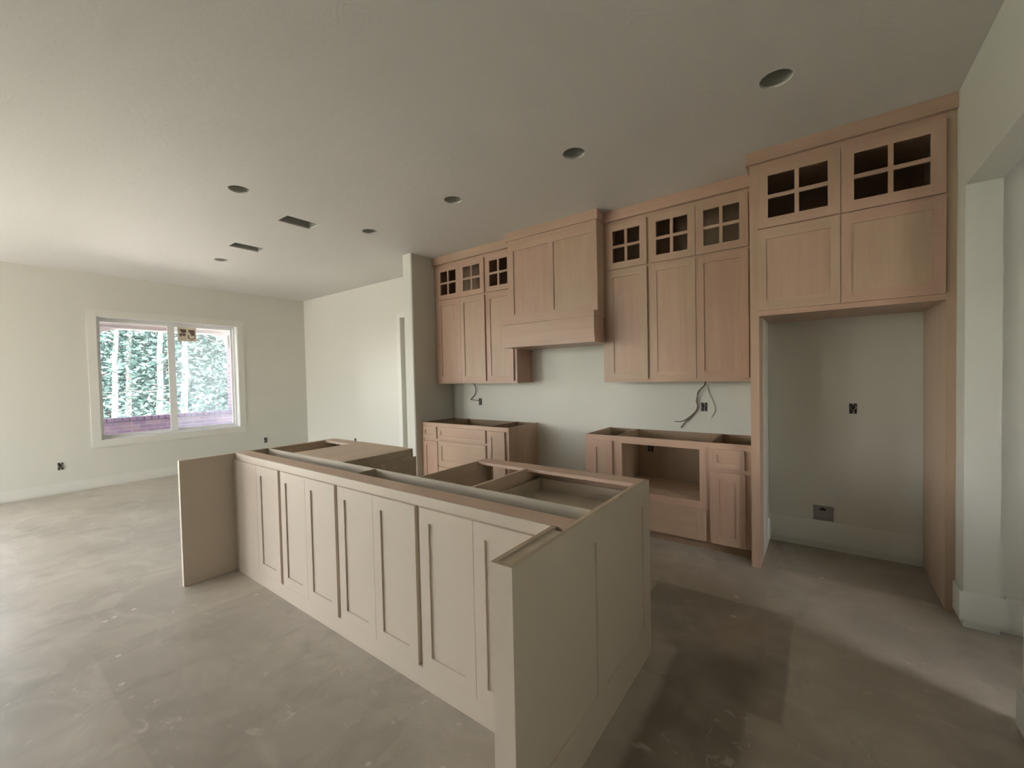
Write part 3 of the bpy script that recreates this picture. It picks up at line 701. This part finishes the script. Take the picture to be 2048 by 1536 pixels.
for ya, yb2 in ((-.62, -.95), (-2.70, -2.37)):
    mb = MB(); sg = 1 if yb2 > ya else -1
    mb.prism([(ya, 2.474), (ya, 2.20), (ya+sg*.03, 2.20), (ya+sg*.05, 2.33), (ya+sg*.11, 2.41), (ya+sg*.20, 2.44), (yb2, 2.474)], -5.80, -5.70, 'x', beamm); mb.build('bracket', t2, (-5.0, -1.8, 2.62))
brickms = [plain('brick_red', (.105, .055, .085), .85, 25, .25), plain('brick_plum', (.085, .045, .085), .85, 25, .25), plain('brick_brown', (.13, .075, .10), .85, 25, .25)]
mortar = plain('mortar', (.22, .20, .23), .9, 20, .1)
BL, BHT, BD = .200, .066, .09
bmesh_cache = {}
def brickmesh(m, l=BL):
    if (m.name, l) not in bmesh_cache:
        mb = MB(); mb.box(0, BD, 0, l, 0, BHT, m); o = mb.build('brick'); bmesh_cache[(m.name, l)] = o.data; bpy.data.objects.remove(o)
    return bmesh_cache[(m.name, l)]
def brick(parent, org, x, y, z, l=BL, rot=0):
    o = bpy.data.objects.new('brick', brickmesh(brickms[R.randrange(3)], l)); COL.objects.link(o); o.parent = parent
    o.location = (x-org[0]+R.uniform(-.002, .003), y-org[1], z-org[2]); o.rotation_euler.z = rot
wo_ = (-5.78, -1.6, -.03); bw = thing('brick_wall', wo_, 'low red brick porch wall seen through the bottom of the window', 'brick wall')
mb = MB(); mb.box(-5.88, -5.705, -3.9, .9, -.03, .778, mortar); mb.build('mortar_core', bw, wo_)
for r_ in range(10):
    z = .790-.0765*(r_+1)+.0
    for k in range(23):
        brick(bw, wo_, -5.79, -3.92+k*.210+(.105 if r_ % 2 else 0), z)
for k in range(23*3-1):
    pass
for k in range(46):                                    # rowlock cap
    o = bpy.data.objects.new('cap_brick', None)
    bpy.data.objects.remove(o)
mb = MB(); mb.box(0, .205, 0, .09, 0, .066, brickms[1]); o = mb.build('cap_brick'); capme = o.data; bpy.data.objects.remove(o)
for k in range(47):
    o = bpy.data.objects.new('cap_brick', capme); COL.objects.link(o); o.parent = bw; o.location = (-5.893-wo_[0], -3.92+k*.1035-wo_[1], .790-wo_[2])
for yc, lb in ((-.41, 'brick porch column at the right edge of the window view'), (-2.93, 'brick porch column at the left edge of the window view')):
    oc = (-5.78, yc, .86); c2 = thing('brick_column', oc, lb, 'brick column', 'brick porch columns')
    mb = MB(); mb.box(-5.885, -5.675, yc-.195, yc+.195, .857, 2.475, mortar); mb.build('mortar_core', c2, oc)
    for r_ in range(21):
        z = .86+r_*.0765; s = .0 if r_ % 2 else .1
        for a, l in (((-.200+.0, .195), (-.0, .195)) if r_ % 2 else ((-.2, .095), (-.1, .195), (.1, .095))):
            brick(c2, oc, -5.753, yc+a, z, l)
        sgn = 1 if yc < -1 else -1
        yy = yc+.2 if sgn > 0 else yc-.2
        o = bpy.data.objects.new('brick', brickmesh(brickms[R.randrange(3)], .195)); COL.objects.link(o); o.parent = c2
        o.rotation_euler.z = math.radians(90); o.location = (-5.68-oc[0] if sgn > 0 else -5.68-oc[0], (yy-BD if sgn > 0 else yy)-oc[1]+.002*sgn, z-oc[2])

bark = plain('pale_bark', (.15, .14, .135), .9, 8, .35)
leafm = []
for i, c in enumerate(((.016, .042, .038), (.022, .050, .040), (.014, .038, .044))):
    m, n, b = mat('foliage_%d' % i); tc = N(n, 'ShaderNodeTexCoord').outputs['Object']
    n.links.new(mixc(n, noise(n, tc, 2.5, 3), tuple(x*.6 for x in c), tuple(x*1.7 for x in c)), b.inputs['Base Color']); b.inputs['Roughness'].default_value = .6; leafm.append(m)
def tree_meshes(i, h, rad, nleaf, tr):
    rr = random.Random(100+i); mb = MB()
    lean = rr.uniform(-.25, .25); path = [(lean*t*t+rr.uniform(-.03, .03), rr.uniform(-.04, .04)+.1*math.sin(t*3), h*t-.1) for t in [k/9 for k in range(10)]]
    mb.tube(path, [tr*(1-.75*k/9) for k in range(10)], bark, 8)
    for k in range(14):
        z = rr.uniform(.8, h*.9); a = rr.uniform(0, 6.28); l = rr.uniform(.5, rad*.9); t = z/h
        p0 = Vector((lean*t*t, .1*math.sin(t*3), z)); d = Vector((math.cos(a), math.sin(a), rr.uniform(-.1, .5)))
        mb.tube([p0, p0+d*l*.5, p0+d*l+Vector((0, 0, .1))], [.022, .014, .005], bark, 5)
    to = mb.build('trunk', smooth=True); tm = to.data; bpy.data.objects.remove(to)
    mb = MB(); mi = mb.mat(leafm[i % 3])
    for k in range(nleaf):
        z = .5+(h-.5)*rr.random()**1.0; rmax = rad*(1-.55*z/h); a = rr.uniform(0, 6.28); q = rmax*math.sqrt(rr.random())
        z += .15*math.sin(a*3+z*4)
        c = Vector((q*math.cos(a), q*math.sin(a), z)); s = rr.uniform(.045, .10)
        u = Vector((rr.gauss(0, 1), rr.gauss(0, 1), rr.gauss(0, .5))).normalized()*s; v = u.cross(Vector((rr.gauss(0, 1), rr.gauss(0, 1), rr.gauss(0, 1)))).normalized()*s*.45
        b0 = len(mb.v); mb.v += [tuple(c-u), tuple(c+v), tuple(c+u), tuple(c-v)]; mb.f.append([b0, b0+1, b0+2, b0+3]); mb.mi.append(mi)
    fo = mb.build('foliage', fix=False); fm = fo.data; bpy.data.objects.remove(fo)
    return tm, fm
TV = [tree_meshes(0, 8.5, 1.7, 10500, .13), tree_meshes(1, 7.0, 1.5, 9000, .09), tree_meshes(2, 9.5, 2.0, 12000, .17), tree_meshes(3, 8.0, 1.3, 2400, .09)]
spots = [(-11.2, -1.55, 3), (-11.8, -1.15, 3), (-11.0, -.62, 3), (-11.4, .08, 3), (-12.0, 1.75, 3), (-11.5, 2.35, 3), (-11.8, 3.6, 3), (-12, -3.2, 3)]
for k in range(6): spots.append((-14.2+R.uniform(-.6, .6), -3.3+k*1.75+R.uniform(-.4, .4), R.randrange(3)))
for k in range(7): spots.append((-17.2+R.uniform(-.8, .8), -4+k*2.0+R.uniform(-.5, .5), R.randrange(3)))
for k in range(7): spots.append((-20.6+R.uniform(-.6, .6), -4.2+k*2.1+R.uniform(-.4, .4), 2))
for x, y, v in spots:
    front = v == 3
    t2 = thing('tree', (x, y, -.13), 'pale-trunked thin tree in the front row of the woods' if front else 'leafy green tree deeper in the woods outside the window', 'tree',
               'front row of pale trunks outside the window' if front else 'leafy trees deeper in the woods')
    t2.rotation_euler.z = R.uniform(0, 6.28) if not front else R.uniform(-.4, .4)
    s = R.uniform(.85, 1.15); t2.scale = (s, s, s)
    for nm, me in zip(('trunk', 'foliage'), TV[v]):
        o = bpy.data.objects.new(nm, me); COL.objects.link(o); o.parent = t2
        if nm == 'foliage': o['kind'] = 'stuff'
